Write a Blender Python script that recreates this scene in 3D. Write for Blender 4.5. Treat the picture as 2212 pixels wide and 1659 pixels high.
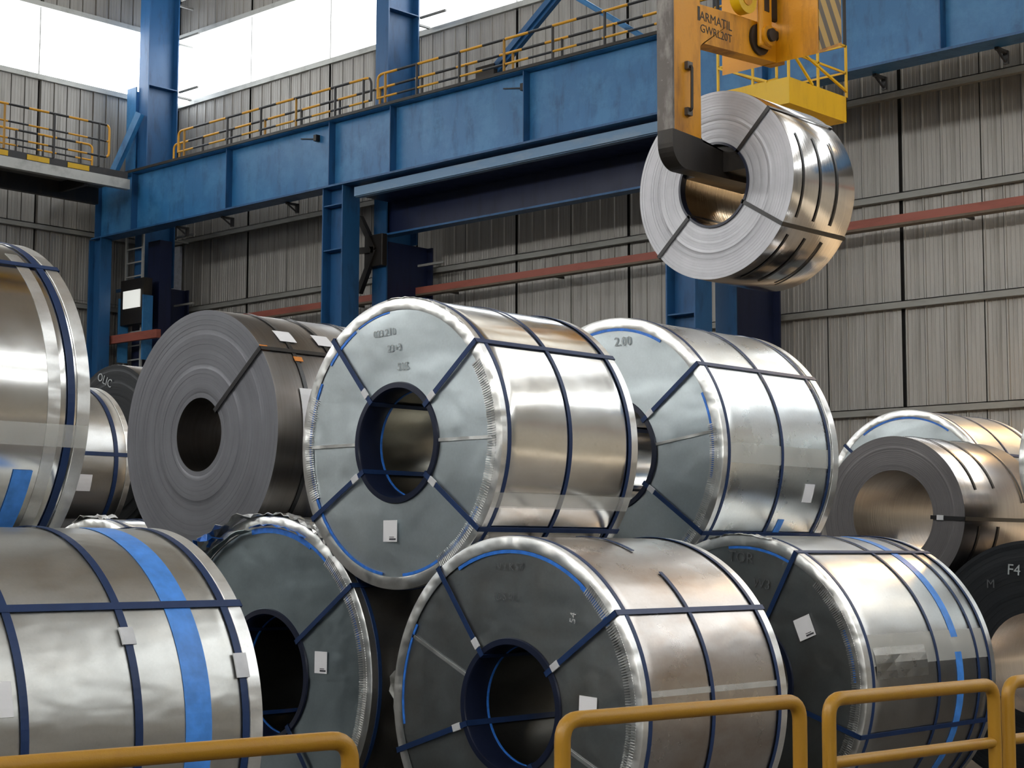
import bpy, bmesh, math, random
from mathutils import Vector, Matrix
random.seed(7)
for o in list(bpy.data.objects): bpy.data.objects.remove(o)
SC = bpy.context.scene; COL = SC.collection
PI = math.pi; R_ = math.radians
# ------------------------------------------------------------------ camera, world, light, exposure
FPX = 3650.; YAW, PIT, ROL = R_(-43.3), R_(5.65), R_(.15); CAM = Vector((0, 0, 1.5))
fwd = Vector((math.sin(YAW)*math.cos(PIT), math.cos(YAW)*math.cos(PIT), math.sin(PIT)))
rt0 = Vector((math.cos(YAW), -math.sin(YAW), 0)); up0 = rt0.cross(fwd)
RT = rt0*math.cos(ROL) + up0*math.sin(ROL); UP = up0*math.cos(ROL) - rt0*math.sin(ROL)
cd = bpy.data.cameras.new('camera'); cam = bpy.data.objects.new('camera', cd); COL.objects.link(cam)
cd.sensor_fit = 'HORIZONTAL'; cd.sensor_width = 36; cd.lens = 36*FPX/2212; cd.clip_end = 300; cd.clip_start = .05
m = Matrix.Identity(4)
for i in range(3): m[i][0], m[i][1], m[i][2], m[i][3] = RT[i], UP[i], -fwd[i], CAM[i]
cam.matrix_world = m; SC.camera = cam
def at(x, y, X=None, Y=None, Z=None):          # world point on a real plane for a measured direction
    v = fwd*FPX + RT*(x-1106) - UP*(y-829.5)
    t = (X-CAM.x)/v.x if X is not None else (Y-CAM.y)/v.y if Y is not None else (Z-CAM.z)/v.z
    return CAM + v*t
w = bpy.data.worlds.new('overcast_sky'); SC.world = w; w.use_nodes = True
w.node_tree.nodes['Background'].inputs[0].default_value = (.75, .86, 1, 1)
w.node_tree.nodes['Background'].inputs[1].default_value = .6
SC.view_settings.view_transform = 'Standard'; SC.view_settings.look = 'None'
SC.view_settings.gamma = 1; SC.view_settings.use_curve_mapping = False
SC.view_settings.exposure = 0.0
WIN_E = 5.0; SKY_E = 6.0; SUN_E = 22.0
def lamp(name, loc, col, power, size, rot=(0, 0, 0), spread=PI):
    l = bpy.data.lights.new(name, 'AREA'); l.shape = 'DISK'; l.size = size; l.energy = power; l.color = col; l.spread = spread
    o = bpy.data.objects.new(name, l); o.location = loc; o.rotation_euler = rot; COL.objects.link(o); return o
# ------------------------------------------------------------------ materials
MATS = {}
def mat(name, col=(.5, .5, .5), rough=.5, metal=0., spec=.5):
    M = bpy.data.materials.new(name); M.use_nodes = True; nt = M.node_tree; b = nt.nodes['Principled BSDF']
    b.inputs['Base Color'].default_value = (*col, 1); b.inputs['Roughness'].default_value = rough
    b.inputs['Metallic'].default_value = metal; b.inputs['Specular IOR Level'].default_value = spec
    MATS[name] = M; return M, nt, b
def N(nt, t, **k):
    n = nt.nodes.new(t)
    for a, v in k.items():
        if a.startswith('i_'): n.inputs[a[2:].replace('_', ' ')].default_value = v
        else: setattr(n, a, v)
    return n
def coord(nt, scale=(1, 1, 1), kind='Object'):
    tc = N(nt, 'ShaderNodeTexCoord'); mp = N(nt, 'ShaderNodeMapping'); mp.inputs['Scale'].default_value = scale
    nt.links.new(tc.outputs[kind], mp.inputs[0]); return mp.outputs[0]
def ramp(nt, src, stops):
    r = N(nt, 'ShaderNodeValToRGB'); e = r.color_ramp.elements
    while len(e) < len(stops): e.new(.5)
    for i, (p, c) in enumerate(stops): e[i].position = p; e[i].color = (*c, 1) if len(c) == 3 else c
    nt.links.new(src, r.inputs[0]); return r.outputs[0]
def noise(nt, vec, scale, detail=3, rough=.5):
    n = N(nt, 'ShaderNodeTexNoise'); n.inputs['Scale'].default_value = scale; n.inputs['Detail'].default_value = detail
    n.inputs['Roughness'].default_value = rough; nt.links.new(vec, n.inputs['Vector']); return n.outputs['Fac']
def mix(nt, a, b, fac, mode='MIX'):
    n = N(nt, 'ShaderNodeMix', data_type='RGBA', blend_type=mode)
    for s, v in ((0, fac), (6, a), (7, b)):
        if hasattr(v, 'links') or hasattr(v, 'is_linked'): nt.links.new(v, n.inputs[s])
        elif s == 0: n.inputs[0].default_value = v
        else: n.inputs[s].default_value = (*v, 1)
    return n.outputs[2]
def bump(nt, b, h, strength, dist):
    n = N(nt, 'ShaderNodeBump'); n.inputs['Strength'].default_value = strength; n.inputs['Distance'].default_value = dist
    nt.links.new(h, n.inputs['Height']); nt.links.new(n.outputs[0], b.inputs['Normal'])
def galv(name, base, tint, tamt, rough, dent=.35, seed=0.):
    M, nt, b = mat(name, base, rough, 1.)
    v = coord(nt); v2 = coord(nt, (1.2, .5, 1.2))
    vo = N(nt, 'ShaderNodeTexVoronoi'); vo.inputs['Scale'].default_value = 95; nt.links.new(v, vo.inputs['Vector'])
    sp = ramp(nt, vo.outputs['Color'], [(0, (.93, .93, .93)), (1, (1, 1, 1))])
    n1 = noise(nt, v2, 2.3+seed, 4, .6)
    f = ramp(nt, n1, [(.42, (0, 0, 0)), (.72, (tamt,)*3)])
    c = mix(nt, base, tint, f); c = mix(nt, c, sp, .8, 'MULTIPLY')
    nd = noise(nt, v, 26, 5, .7); dk = ramp(nt, nd, [(.62, (1, 1, 1)), (.8, (.72, .71, .69))])
    c = mix(nt, c, dk, .6, 'MULTIPLY'); nt.links.new(c, b.inputs['Base Color'])
    n2 = noise(nt, v, 6, 4, .6)
    rr = N(nt, 'ShaderNodeMapRange'); rr.inputs[3].default_value = rough-.06; rr.inputs[4].default_value = rough+.1
    nt.links.new(n2, rr.inputs[0]); nt.links.new(rr.outputs[0], b.inputs['Roughness'])
    v3 = coord(nt, (1.6, .7, 1.6)); bump(nt, b, noise(nt, v3, 2.2+seed, 2, .4), dent, .03)
    return M
GALV = galv('galvanized_steel', (.74, .745, .735), (.56, .50, .41), .5, .15, .22)
GALVB = galv('galvanized_steel_brownish', (.45, .425, .405), (.30, .215, .15), .8, .27, .3, .7)
GALVP = galv('galvanized_steel_pale', (.76, .79, .79), (.66, .65, .60), .4, .27, .35, .3); GALVF = galv('galvanized_steel_satin', (.50, .505, .485), (.42, .40, .36), .5, .33, .3, 2.6)
GALVD = galv('galvanized_steel_dull', (.50, .505, .50), (.42, .40, .36), .5, .30, .25, 1.1)
CAPL = galv('cover_sheet_pale', (.60, .67, .70), (.49, .55, .58), .5, .36, .35, .2)
CAPD = galv('cover_sheet_grey', (.36, .385, .39), (.30, .28, .25), .6, .36, .35, .9)
CAPB = galv('cover_sheet_slate', (.33, .40, .43), (.27, .33, .36), .5, .36, .35, 1.4)
EDGE = galv('edge_protector_steel', (.78, .79, .78), (.60, .58, .55), .5, .36, .8, 2.)
LIN = galv('bore_sheet_olive', (.40, .385, .33), (.3, .28, .24), .5, .28, .3, 1.7); LIND = galv('bore_sheet_shaded', (.10, .098, .088), (.06, .055, .05), .5, .4, .3, 1.7)  # dark copy paints the shade inside the lower coils' bores
def bare(name, base, rough, tint, streak=1.):
    M, nt, b = mat(name, base, rough, 1.)
    v = coord(nt, (.6, 14, .6)); n1 = noise(nt, v, 5, 3)
    c = ramp(nt, n1, [(.3, tuple(x*.85 for x in base)), (.7, base)])
    n2 = noise(nt, coord(nt), 2.4, 4, .6); f = ramp(nt, n2, [(.5, (0, 0, 0)), (.75, (.5, .5, .5))])
    nt.links.new(mix(nt, c, tint, f), b.inputs['Base Color']); bump(nt, b, n1, .12*streak, .004); return M
BRIGHT = bare('bright_rolled_steel', (.66, .65, .64), .15, (.62, .56, .5))
HOTR = bare('hot_rolled_steel', (.30, .285, .275), .32, (.24, .2, .17))
MILD = bare('mill_finish_steel', (.54, .52, .51), .26, (.44, .40, .38)); BOREJ = bare('dark_bore_steel', (.34, .33, .32), .35, (.2, .19, .18), 3.)  # second one: bore steel, darker than the mill finish
DARKS = bare('dark_rolled_steel', (.075, .075, .08), .42, (.09, .07, .05))
def wound(name, base, metal, rough, contrast=.12, depth=.25):
    M, nt, b = mat(name, base, rough, metal)
    tc = N(nt, 'ShaderNodeTexCoord'); sx = N(nt, 'ShaderNodeSeparateXYZ'); nt.links.new(tc.outputs['Object'], sx.inputs[0])
    cb = N(nt, 'ShaderNodeCombineXYZ'); nt.links.new(sx.outputs[0], cb.inputs[0]); nt.links.new(sx.outputs[2], cb.inputs[1])
    ln = N(nt, 'ShaderNodeVectorMath', operation='LENGTH'); nt.links.new(cb.outputs[0], ln.inputs[0])
    cv = N(nt, 'ShaderNodeCombineXYZ'); nt.links.new(ln.outputs['Value'], cv.inputs[0])
    n1 = noise(nt, cv.outputs[0], 90, 6, .75); n3 = noise(nt, cv.outputs[0], 12, 3, .6)
    c = ramp(nt, n1, [(.3, tuple(x*(1-contrast) for x in base)), (.7, tuple(min(1, x*(1+contrast)) for x in base))])
    c2 = ramp(nt, n3, [(.35, (.8, .8, .8)), (.65, (1, 1, 1))])
    c = mix(nt, c, c2, .8, 'MULTIPLY')
    nn = noise(nt, coord(nt), 3, 4, .6); c = mix(nt, c, ramp(nt, nn, [(.4, (.82, .82, .82)), (.7, (1, 1, 1))]), .8, 'MULTIPLY')
    nt.links.new(c, b.inputs['Base Color']); bump(nt, b, n1, depth, .004); return M
WND_G = wound('wound_edge_grey', (.17, .175, .195), .55, .5)
WND_L = wound('wound_edge_light', (.50, .505, .535), .5, .5, .05, .12)
WND_W = wound('wound_edge_warm_grey', (.15, .143, .147), .4, .55)
WND_K = wound('wound_edge_black', (.014, .017, .021), .3, .5, .3, .4)
def plastic(name, base, rough, spec=.5, var=.15, sc=8):
    M, nt, b = mat(name, base, rough, 0, spec)
    n1 = noise(nt, coord(nt), sc, 4, .6)
    nt.links.new(ramp(nt, n1, [(.3, tuple(x*(1-var) for x in base)), (.7, tuple(min(1, x*(1+var)) for x in base))]), b.inputs['Base Color'])
    bump(nt, b, n1, .1, .01); return M
NAVY = plastic('navy_strap', (.012, .032, .10), .42, .3)
NAVYD = plastic('dark_navy_collar', (.008, .012, .03), .3)
TAPE = plastic('blue_tape', (.06, .25, .72), .42, .5, .18, 14)
FILM = plastic('blue_film', (.03, .17, .62), .4, .5, .3, 30)
BLK = plastic('black_steel_strap', (.008, .008, .009), .35)
GRYC = plastic('grey_clip', (.55, .56, .58), .35)
PAPER = plastic('paper', (.78, .78, .80), .6, .3, .03)
PRINT = plastic('label_print', (.05, .05, .06), .7)
CHALK = plastic('chalk', (.42, .43, .44), .9)
STEND = plastic('dark_stencil_ink', (.085, .09, .095), .6)
STEN = plastic('faded_stencil_ink', (.34, .37, .38), .6)
ORNG = plastic('orange_guard', (.6, .2, .02), .5)
CLEAR = plastic('clear_tape', (.72, .72, .68), .2); CLEAR.node_tree.nodes['Principled BSDF'].inputs['Alpha'].default_value = .3
def paint(name, base, rough, dirt, damt, scale=3., stretch=(1, 1, .25), metal=0., patch=None):
    M, nt, b = mat(name, base, rough, metal)
    v = coord(nt, stretch); n1 = noise(nt, v, scale, 6, .65)
    f = ramp(nt, n1, [(.5, (0, 0, 0)), (.72, (damt,)*3)]); c = mix(nt, base, dirt, f)
    if patch:
        n2 = noise(nt, coord(nt), 1.1, 7, .7); c = mix(nt, c, patch, ramp(nt, n2, [(.46, (0, 0, 0)), (.62, (.8,)*3)]))
    n3 = noise(nt, coord(nt), 34, 5, .7); c = mix(nt, c, dirt, ramp(nt, n3, [(.66, (0, 0, 0)), (.74, (damt,)*3)]))
    nt.links.new(c, b.inputs['Base Color'])
    rr = N(nt, 'ShaderNodeMapRange'); rr.inputs[3].default_value = rough-.12; rr.inputs[4].default_value = rough+.18
    nt.links.new(n1, rr.inputs[0]); nt.links.new(rr.outputs[0], b.inputs['Roughness']); bump(nt, b, n3, .15, .01)
    return M
BLUE = paint('blue_girder_paint', (.026, .155, .36), .36, (.008, .03, .07), .6, patch=(.05, .215, .44))
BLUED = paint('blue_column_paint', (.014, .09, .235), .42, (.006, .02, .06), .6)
BLUEK = paint('shaded_blue_paint', (.004, .010, .045), .4, (.002, .004, .012), .5)  # near-black blue, the shade under the girder painted into the colour
YEL = paint('yellow_machine_paint', (.64, .27, .0), .46, (.13, .035, .0), .85, 3.2)
YELC = paint('yellow_cage_paint', (.68, .42, .0), .4, (.4, .2, .01), .4)
YELR = paint('yellow_rail_paint', (.35, .175, .008), .4, (.30, .11, .01), .6, 5)
BLKR = paint('black_rail_paint', (.02, .02, .022), .45, (.06, .05, .04), .5)
WORN = paint('worn_bare_steel', (.085, .075, .068), .45, (.30, .28, .26), .7, 9, (1, 1, .4), .5)
DARKM = paint('dark_greasy_steel', (.018, .015, .013), .45, (.05, .04, .03), .5, metal=.3)
REDP = paint('red_oxide_pipe', (.30, .085, .06), .55, (.1, .04, .03), .5, 3, (.2, 1, 1))
GREYM = paint('grey_steel_section', (.26, .26, .245), .5, (.09, .085, .08), .5, 3, (.3, 1, 1), .2)
CHAN = paint('galvanised_channel', (.48, .49, .47), .45, (.2, .2, .19), .5, 2, (1, 1, 1), .3)
WALLM = paint('wall_sheet_paint', (.33, .32, .30), .42, (.12, .11, .095), .5, 1.6, (3, 3, .12), .25)
GAPM = plastic('dark_joint', (.03, .03, .03), .7)
CEILM = paint('roof_deck', (.27, .25, .225), .6, (.1, .1, .1), .5)
FLOORM = paint('stained_concrete', (.075, .064, .052), .42, (.05, .045, .04), .7, .5, (1, 1, 1))
WOOD = plastic('dark_timber', (.05, .035, .022), .7)
def glow(name, col, e):
    M, nt, b = mat(name, (.8, .8, .8), .5); b.inputs['Emission Color'].default_value = (*col, 1); b.inputs['Emission Strength'].default_value = e; return M
GLZ = glow('backlit_glazing', (.94, .975, 1), WIN_E); GLZR = glow('unseen_roof_glazing', (.95, .98, 1), SKY_E)
GLZS = glow('sunlit_glazing', (1, .985, .95), SUN_E)
GLZA = glow('added_roof_glow', (1, .93, .80), .9)  # dim unseen strip, added to lift the tone of the coil tops
def striped(name, axis, period, duty=.5, a=(.62, .30, .012), bb=(.02, .02, .022), diag=0):
    M, nt, b = mat(name, a, .45); tc = N(nt, 'ShaderNodeTexCoord'); s = N(nt, 'ShaderNodeSeparateXYZ'); nt.links.new(tc.outputs['Object'], s.inputs[0])
    src = s.outputs[axis]
    if diag:
        mm = N(nt, 'ShaderNodeMath', operation='MULTIPLY'); nt.links.new(s.outputs[2], mm.inputs[0]); mm.inputs[1].default_value = diag
        ad = N(nt, 'ShaderNodeMath', operation='ADD'); nt.links.new(src, ad.inputs[0]); nt.links.new(mm.outputs[0], ad.inputs[1]); src = ad.outputs[0]
    d = N(nt, 'ShaderNodeMath', operation='DIVIDE'); nt.links.new(src, d.inputs[0]); d.inputs[1].default_value = period
    f = N(nt, 'ShaderNodeMath', operation='FRACT'); nt.links.new(d.outputs[0], f.inputs[0])
    g = N(nt, 'ShaderNodeMath', operation='GREATER_THAN'); nt.links.new(f.outputs[0], g.inputs[0]); g.inputs[1].default_value = duty
    nt.links.new(mix(nt, a, bb, g.outputs[0]), b.inputs['Base Color']); return M
STRX = striped('yellow_black_rail_x', 0, 1.55); STRY = striped('yellow_black_rail_y', 1, 1.3)
KICK = striped('black_yellow_kickboard', 1, 1.02, .42, diag=0)
HAZ = striped('hazard_stripes', 1, .15, .55, (.42, .25, .04), (.07, .045, .02), diag=.62)
# ------------------------------------------------------------------ mesh helpers
def link(name, me, parent=None, loc=None):
    o = bpy.data.objects.new(name, me); COL.objects.link(o)
    if parent: o.parent = parent
    if loc is not None: o.location = loc
    return o
def mk(name, bm, mt, parent=None, loc=None, smooth=False, bev=0., kind=None):
    bmesh.ops.recalc_face_normals(bm, faces=bm.faces)
    me = bpy.data.meshes.new(name); bm.to_mesh(me); bm.free(); me.materials.append(mt)
    if smooth:
        for p in me.polygons: p.use_smooth = True
        try: me.set_sharp_from_angle(angle=R_(38))
        except Exception: pass
    o = link(name, me, parent, loc)
    if bev: md = o.modifiers.new('bevel', 'BEVEL'); md.width = bev; md.segments = 2; md.limit_method = 'ANGLE'
    if kind: o['kind'] = kind
    return o
def empty(name, loc=(0, 0, 0), rz=0): 
    o = bpy.data.objects.new(name, None); o.location = loc; o.rotation_euler.z = rz; o.empty_display_size = .2; COL.objects.link(o); return o
def tag(o, label, cat, group=None):
    o['label'] = label; o['category'] = cat
    if group: o['group'] = group
    return o
def box(bm, x0, x1, y0, y1, z0, z1, mw=None):
    vs = [bm.verts.new(Vector(p) if mw is None else mw @ Vector(p)) for p in ((x0,y0,z0),(x1,y0,z0),(x1,y1,z0),(x0,y1,z0),(x0,y0,z1),(x1,y0,z1),(x1,y1,z1),(x0,y1,z1))]
    for f in ((0,3,2,1),(4,5,6,7),(0,1,5,4),(1,2,6,5),(2,3,7,6),(3,0,4,7)): bm.faces.new([vs[i] for i in f])
def B(*a, **k):
    bm = bmesh.new()
    for q in a: box(bm, *q)
    return bm
def bar(bm, p, q, w, h=None, upv=Vector((0, 0, 1))):      # square bar between two points
    p, q = Vector(p), Vector(q); d = (q-p); L = d.length; d.normalize(); h = h or w
    if abs(d.dot(upv)) > .95: upv = Vector((1, 0, 0))
    s = d.cross(upv).normalized(); u = s.cross(d); M = Matrix.Identity(4)
    for i in range(3): M[i][0], M[i][1], M[i][2], M[i][3] = d[i], s[i], u[i], p[i]
    box(bm, 0, L, -w/2, w/2, -h/2, h/2, M)
def tube(bm, pts, r, n=10, closed=False):
    pts = [Vector(p) for p in pts]; rings = []; u = None
    for i, p in enumerate(pts):
        a = pts[i-1] if i else pts[0]; b = pts[i+1] if i < len(pts)-1 else pts[-1]
        d = (b-a).normalized()
        if u is None: u = d.orthogonal().normalized()
        u = (u - d*u.dot(d)).normalized(); v = d.cross(u)
        rings.append([bm.verts.new(p + (u*math.cos(2*PI*k/n) + v*math.sin(2*PI*k/n))*r) for k in range(n)])
    for a, b in zip(rings, rings[1:]):
        for k in range(n): bm.faces.new((a[k], a[(k+1) % n], b[(k+1) % n], b[k]))
    bm.faces.new(rings[0]); bm.faces.new(rings[-1][::-1])
def fillet(pts, r, n=6):                                   # polyline with rounded corners
    pts = [Vector(p) for p in pts]; out = [pts[0]]
    for a, b, c in zip(pts, pts[1:], pts[2:]):
        d1 = (a-b).normalized(); d2 = (c-b).normalized(); p = b+d1*r; q = b+d2*r
        for k in range(n+1):
            t = k/n; out.append(p*(1-t)**2 + b*2*t*(1-t) + q*t*t)
    return out + [pts[-1]]
def lathe(bm, prof, seg=128, a0=0., a1=2*PI, jig=None):    # prof: (rho, y) list around the Y axis
    full = abs(a1-a0-2*PI) < 1e-6; n = seg if full else seg+1; rings = []
    for i in range(n):
        a = a0+(a1-a0)*i/seg; c, s = math.cos(a), math.sin(a)
        rings.append([bm.verts.new((r*c, y + (jig(r, a) if jig else 0), r*s)) for r, y in prof])
    for i in range(seg if full else seg):
        A, Bq = rings[i], rings[(i+1) % n]
        for j in range(len(prof)-1): bm.faces.new((A[j], A[j+1], Bq[j+1], Bq[j]))
    return rings
def band(R0, R1, y0, y1, a0=0, a1=360, seg=None):          # closed rectangular ring section
    bm = bmesh.new(); seg = seg or max(4, int(128*abs(a1-a0)/360))
    pr = [(R0, y0), (R1, y0), (R1, y1), (R0, y1), (R0, y0)]
    rg = lathe(bm, pr[:-1]+[pr[0]], seg, R_(a0), R_(a1))
    bmesh.ops.remove_doubles(bm, verts=bm.verts, dist=1e-5)
    if abs(a1-a0) < 359.9:
        bm.verts.ensure_lookup_table()
        bmesh.ops.holes_fill(bm, edges=bm.edges, sides=0)
    return bm
def text(name, s, size, mt, parent, M, ext=.0015):
    cu = bpy.data.curves.new(name, 'FONT'); cu.body = s; cu.size = size; cu.extrude = ext; cu.align_x = 'CENTER'; cu.align_y = 'CENTER'; cu.resolution_u = 2
    t = bpy.data.objects.new('tmp', cu); COL.objects.link(t)
    me = bpy.data.meshes.new_from_object(t.evaluated_get(bpy.context.evaluated_depsgraph_get())); bpy.data.objects.remove(t)
    me.name = name; me.materials.clear(); me.materials.append(mt); me.transform(M)
    return link(name, me, parent)
def frame(ox, oy, oz, xa, ya):                             # matrix with local x -> xa, local y -> ya
    xa, ya = Vector(xa).normalized(), Vector(ya).normalized(); za = xa.cross(ya); M = Matrix.Identity(4)
    for i in range(3): M[i][0], M[i][1], M[i][2], M[i][3] = xa[i], ya[i], za[i], (ox, oy, oz)[i]
    return M
# ------------------------------------------------------------------ setting
XW, YW, XE, YF, ZR = -46.0, 32.4, 32.0, -22.0, 22.5
Z1, Z2 = 16.2, 18.4; MOD = 3.85; J0 = -18.84
def struct(o): o['kind'] = 'structure'; return o
struct(mk('floor', B((XW-1, XE+1, YF-1, YW+1, -.3, 0)), FLOORM))
struct(mk('ceiling', B((XW-1, XE+1, YF-1, YW+1, ZR, ZR+.2)), CEILM))
fl0 = bpy.data.objects['floor']
BOUNCE = paint('pale_bounce_concrete', (.36, .345, .315), .35, (.25, .21, .16), .4, .6, (1, 1, 1))  # unseen pale slabs, added to bounce warm light into the coil reflections
for k in range(7): mk('bounce_slab', B((-14+k*6.5, -7.55+k*6.5, 19.5, YW, 0, .03)), BOUNCE, fl0)
def sheet_mesh(wd, h):                                     # profiled sheet: two pans, ribs and fine swages; x across, z up, -y outwards
    pr = []; n = 2; pw = wd/n
    for k in range(n):
        x = k*pw
        pr += [(x, 0), (x+.004, .06), (x+.024, .06), (x+.028, -.03), (x+.062, -.03), (x+.074, 0)]
        for sx in (.17, .27, .37): pr += [(x+sx*pw/.48-.012, 0), (x+sx*pw/.48, -.007), (x+sx*pw/.48+.012, 0)]
    pr += [(wd-.004, 0)]
    bm = bmesh.new(); a = [bm.verts.new((x, y, 0)) for x, y in pr]; b = [bm.verts.new((x, y, h)) for x, y in pr]
    for i in range(len(pr)-1): bm.faces.new((a[i], a[i+1], b[i+1], b[i]))
    me = bpy.data.meshes.new('wall_sheet'); bm.to_mesh(me); bm.free(); me.materials.append(WALLM); return me
SM = {}
def sheets(parent, place, n, tiers, limit):                # place(i) -> x of sheet in wall frame
    for (z0, z1) in tiers:
        for i in range(n):
            key = round(z1-z0, 3)
            if key not in SM: SM[key] = sheet_mesh(.945, z1-z0-.012)
            o = bpy.data.objects.new('wall_sheet', SM[key]); COL.objects.link(o); o.parent = parent
            x = place(i); o.location = (x, random.uniform(-.006, .006) - (.02 if i % 2 else 0), z0)
TIERS = [(0, 4.62), (4.62, 6.93), (6.93, 9.32), (9.32, 11.55), (11.55, Z1), (Z2, ZR)]
def wallframe(name, loc, rz, length):
    e = struct(mk(name, B((0, length, .1, .3, 0, Z1), (0, length, .1, .3, Z2, ZR)), GAPM, None, loc)); e.rotation_euler.z = rz; return e
# local x runs along the wall, -y faces the hall
wr = wallframe('wall_right', (XW, YW, 0), 0, XE-XW)
o0 = (J0-XW) % MOD
pos = [o0-MOD+k*MOD+.06+j*.945 for k in range(0, 10) for j in range(4)]
pos = [p for p in pos if p > .02]; sheets(wr, lambda i: pos[i], len(pos), TIERS, 300)
wl = wallframe('wall_left', (XW, YF, 0), R_(90), YW-YF)
LL = YW-YF; posl = [LL-5.11-k*MOD*1.0+j*.945+.06 for k in range(-2, 2) for j in range(4)]
posl = [p for p in posl if p < LL-1.0] + [LL-1.0]
wl_s = posl
def neg(i): return posl[i]
sheets(wl, neg, len(posl), TIERS, 300)
# the unseen far stretches of sheeting, joined
def far_sheets(parent, x0, x1):
    bm = bmesh.new()
    for (z0, z1) in ((0, Z1), (Z2, ZR)):
        x = x0
        while x < x1-.3:
            box(bm, x, x+.42, -.03, .02, z0, z1); x += .4813
    mk('wall_sheeting', bm, WALLM, parent, kind='stuff')
far_sheets(wr, pos[-1]+1.0, XE-XW); far_sheets(wl, 0, min(posl)-.02)
wf = wallframe('wall_front', (XE, YF, 0), R_(180), XE-XW); far_sheets(wf, 0, XE-XW)
we = wallframe('wall_end', (XE, YW, 0), R_(-90), YW-YF); far_sheets(we, 0, YW-YF)
def window(name, wall, length, first, rz, gm=None):
    e = empty(name, wall.location, rz); e['kind'] = 'structure'
    mk('sill', B((0, length, -.12, .12, Z1-.14, Z1+.02)), CHAN, e); mk('head', B((0, length, -.12, .12, Z2-.02, Z2+.14)), CHAN, e)
    x = first
    bs = [0]+[first+k*MOD for k in range(40) if .3 < first+k*MOD < length-.3]+[length]
    for a, b in zip(bs, bs[1:]):
        mk('pane', B((a+.02, b-.02, .04, .07, Z1+.02, Z2-.02)), gm or GLZ, e)
        if b < length: mk('mullion', B((b-.02, b+.02, 0, .09, Z1, Z2)), CHAN, e)
window('window_1', wr, XE-XW, (J0-XW) % MOD, 0)
window('window_2', wl, YW-YF, (27.3-YF) % MOD, R_(90))
window('window_3', wf, XE-XW, 2., R_(180), GLZS); window('window_4', we, YW-YF, 2., R_(-90))
for k, (yy, hw) in enumerate(((-12., .9), (8., .7), (27.5, 2.4))):  # unseen roof strips, added for fill and for bright bands on the coils
    e = empty('window_%d' % (5+k), (0, yy, ZR)); e['kind'] = 'structure'
    for j in range(9): mk('pane', B((XW+3+j*8.2, XW+10.6+j*8.2, -hw, hw, -.08, -.02)), GLZR if yy < 20 or j > 4 else GLZA, e)
cfp = at(386, 600, Y=YW).x; mk('corner_flashing', B((cfp-XW-.25, cfp-XW+.25, -.16, -.06, 0, 11.4)), plastic('pale_flashing', (.55, .58, .66), .4), wr)
# girts (horizontal wall rails)
def girt(wall, z, x0, x1, nm='girt'):
    mk(nm, B((x0, x1, -.20, -.045, z-.02, z+.0), (x0, x1, -.20, -.185, z-.14, z), (x0, x1, -.20, -.045, z-.155, z-.14)), GREYM, wall)
for z in (2.3, 4.62, 6.93, 9.32, 11.6): girt(wr, z, 0, XE-XW)
for z in (2.3, 4.62, 6.93, 9.2, 11.5): girt(wl, z, 0, YW-YF)
# base plinth under coils
mats_y = []
# ------------------------------------------------------------------ crane girder and columns
def part(nm, parent, mt, *bx, bev=0.): return mk(nm, B(*bx), mt, parent, bev=bev)
G = tag(empty('crane_girder', (-45.1, 29, 11.1)), 'long blue riveted-looking plate girder carrying the crane rail along the sheeted wall', 'girder')
G['label'] = 'long blue plate girder with vertical stiffeners running along the sheeted wall'
GL = 55.; part('web', G, BLUE, (0, GL, 0, .03, .05, 1.8))
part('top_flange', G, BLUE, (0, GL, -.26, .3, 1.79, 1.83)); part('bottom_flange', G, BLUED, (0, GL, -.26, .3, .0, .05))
part('rail', G, DARKM, (0, GL, -.16, -.06, 1.83, 1.93)); part('flange_edge_strip', G, DARKM, (0, GL, -.30, -.262, 1.80, 1.86))
for X in (-44.95, -43.0, -38.32, -33.85, -31.45, -26.78, -22.1, -19.95, -15.8, -11.2, -6.5, -2):
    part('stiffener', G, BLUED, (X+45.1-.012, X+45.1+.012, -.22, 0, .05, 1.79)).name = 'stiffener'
for (x, y) in ((400, 480), (497, 458), (637, 428), (1905, 158), (2168, 98)):
    p = at(x, y, Y=29.5); X = p.x+45.1
    bm = B((X-.04, X+.04, .2, .62, -.06, -.0), (X-.05, X+.05, .55, .62, -.26, .0)); bar(bm, (X, .22, -.04), (X, .58, -.24), .035); mk('pipe_bracket', bm, BLKR, G)
for (x, y) in ((685, 300), (1132, 190)):
    p = at(x, y, Y=28.95); bm = bmesh.new(); bar(bm, (p.x+45.1-.7, -.03, p.z-11.1+.12), (p.x+45.1, -.06, p.z-11.1), .025); box(bm, p.x+45.1-.05, p.x+45.1+.06, -.14, 0, p.z-11.17, p.z-11.0); mk('conduit_clip', bm, DARKM, G)
LB = tag(empty('portal_beam', (-33.0, 29, 10.3)), 'lower blue beam with pale weathered front channel, under the crane girder', 'beam')
part('front_channel', LB, paint('weathered_blue', (.14, .26, .42), .4, (.3, .36, .42), .7, 2.5, (.3, 1, 1)), (0, 10.6, -.05, .0, .47, .71), (0, 10.6, 0, .18, .69, .71), (0, 10.6, 0, .18, .45, .48))
part('deck_plate', LB, BLUEK, (0, 10.6, .18, 1.35, .50, .55)); part('rear_web', LB, BLUEK, (-.3, 10.9, 1.35, 1.39, -.35, .55)); part('rear_flange', LB, BLUED, (-.3, 10.9, 1.2, 1.55, -.38, -.33))
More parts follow.
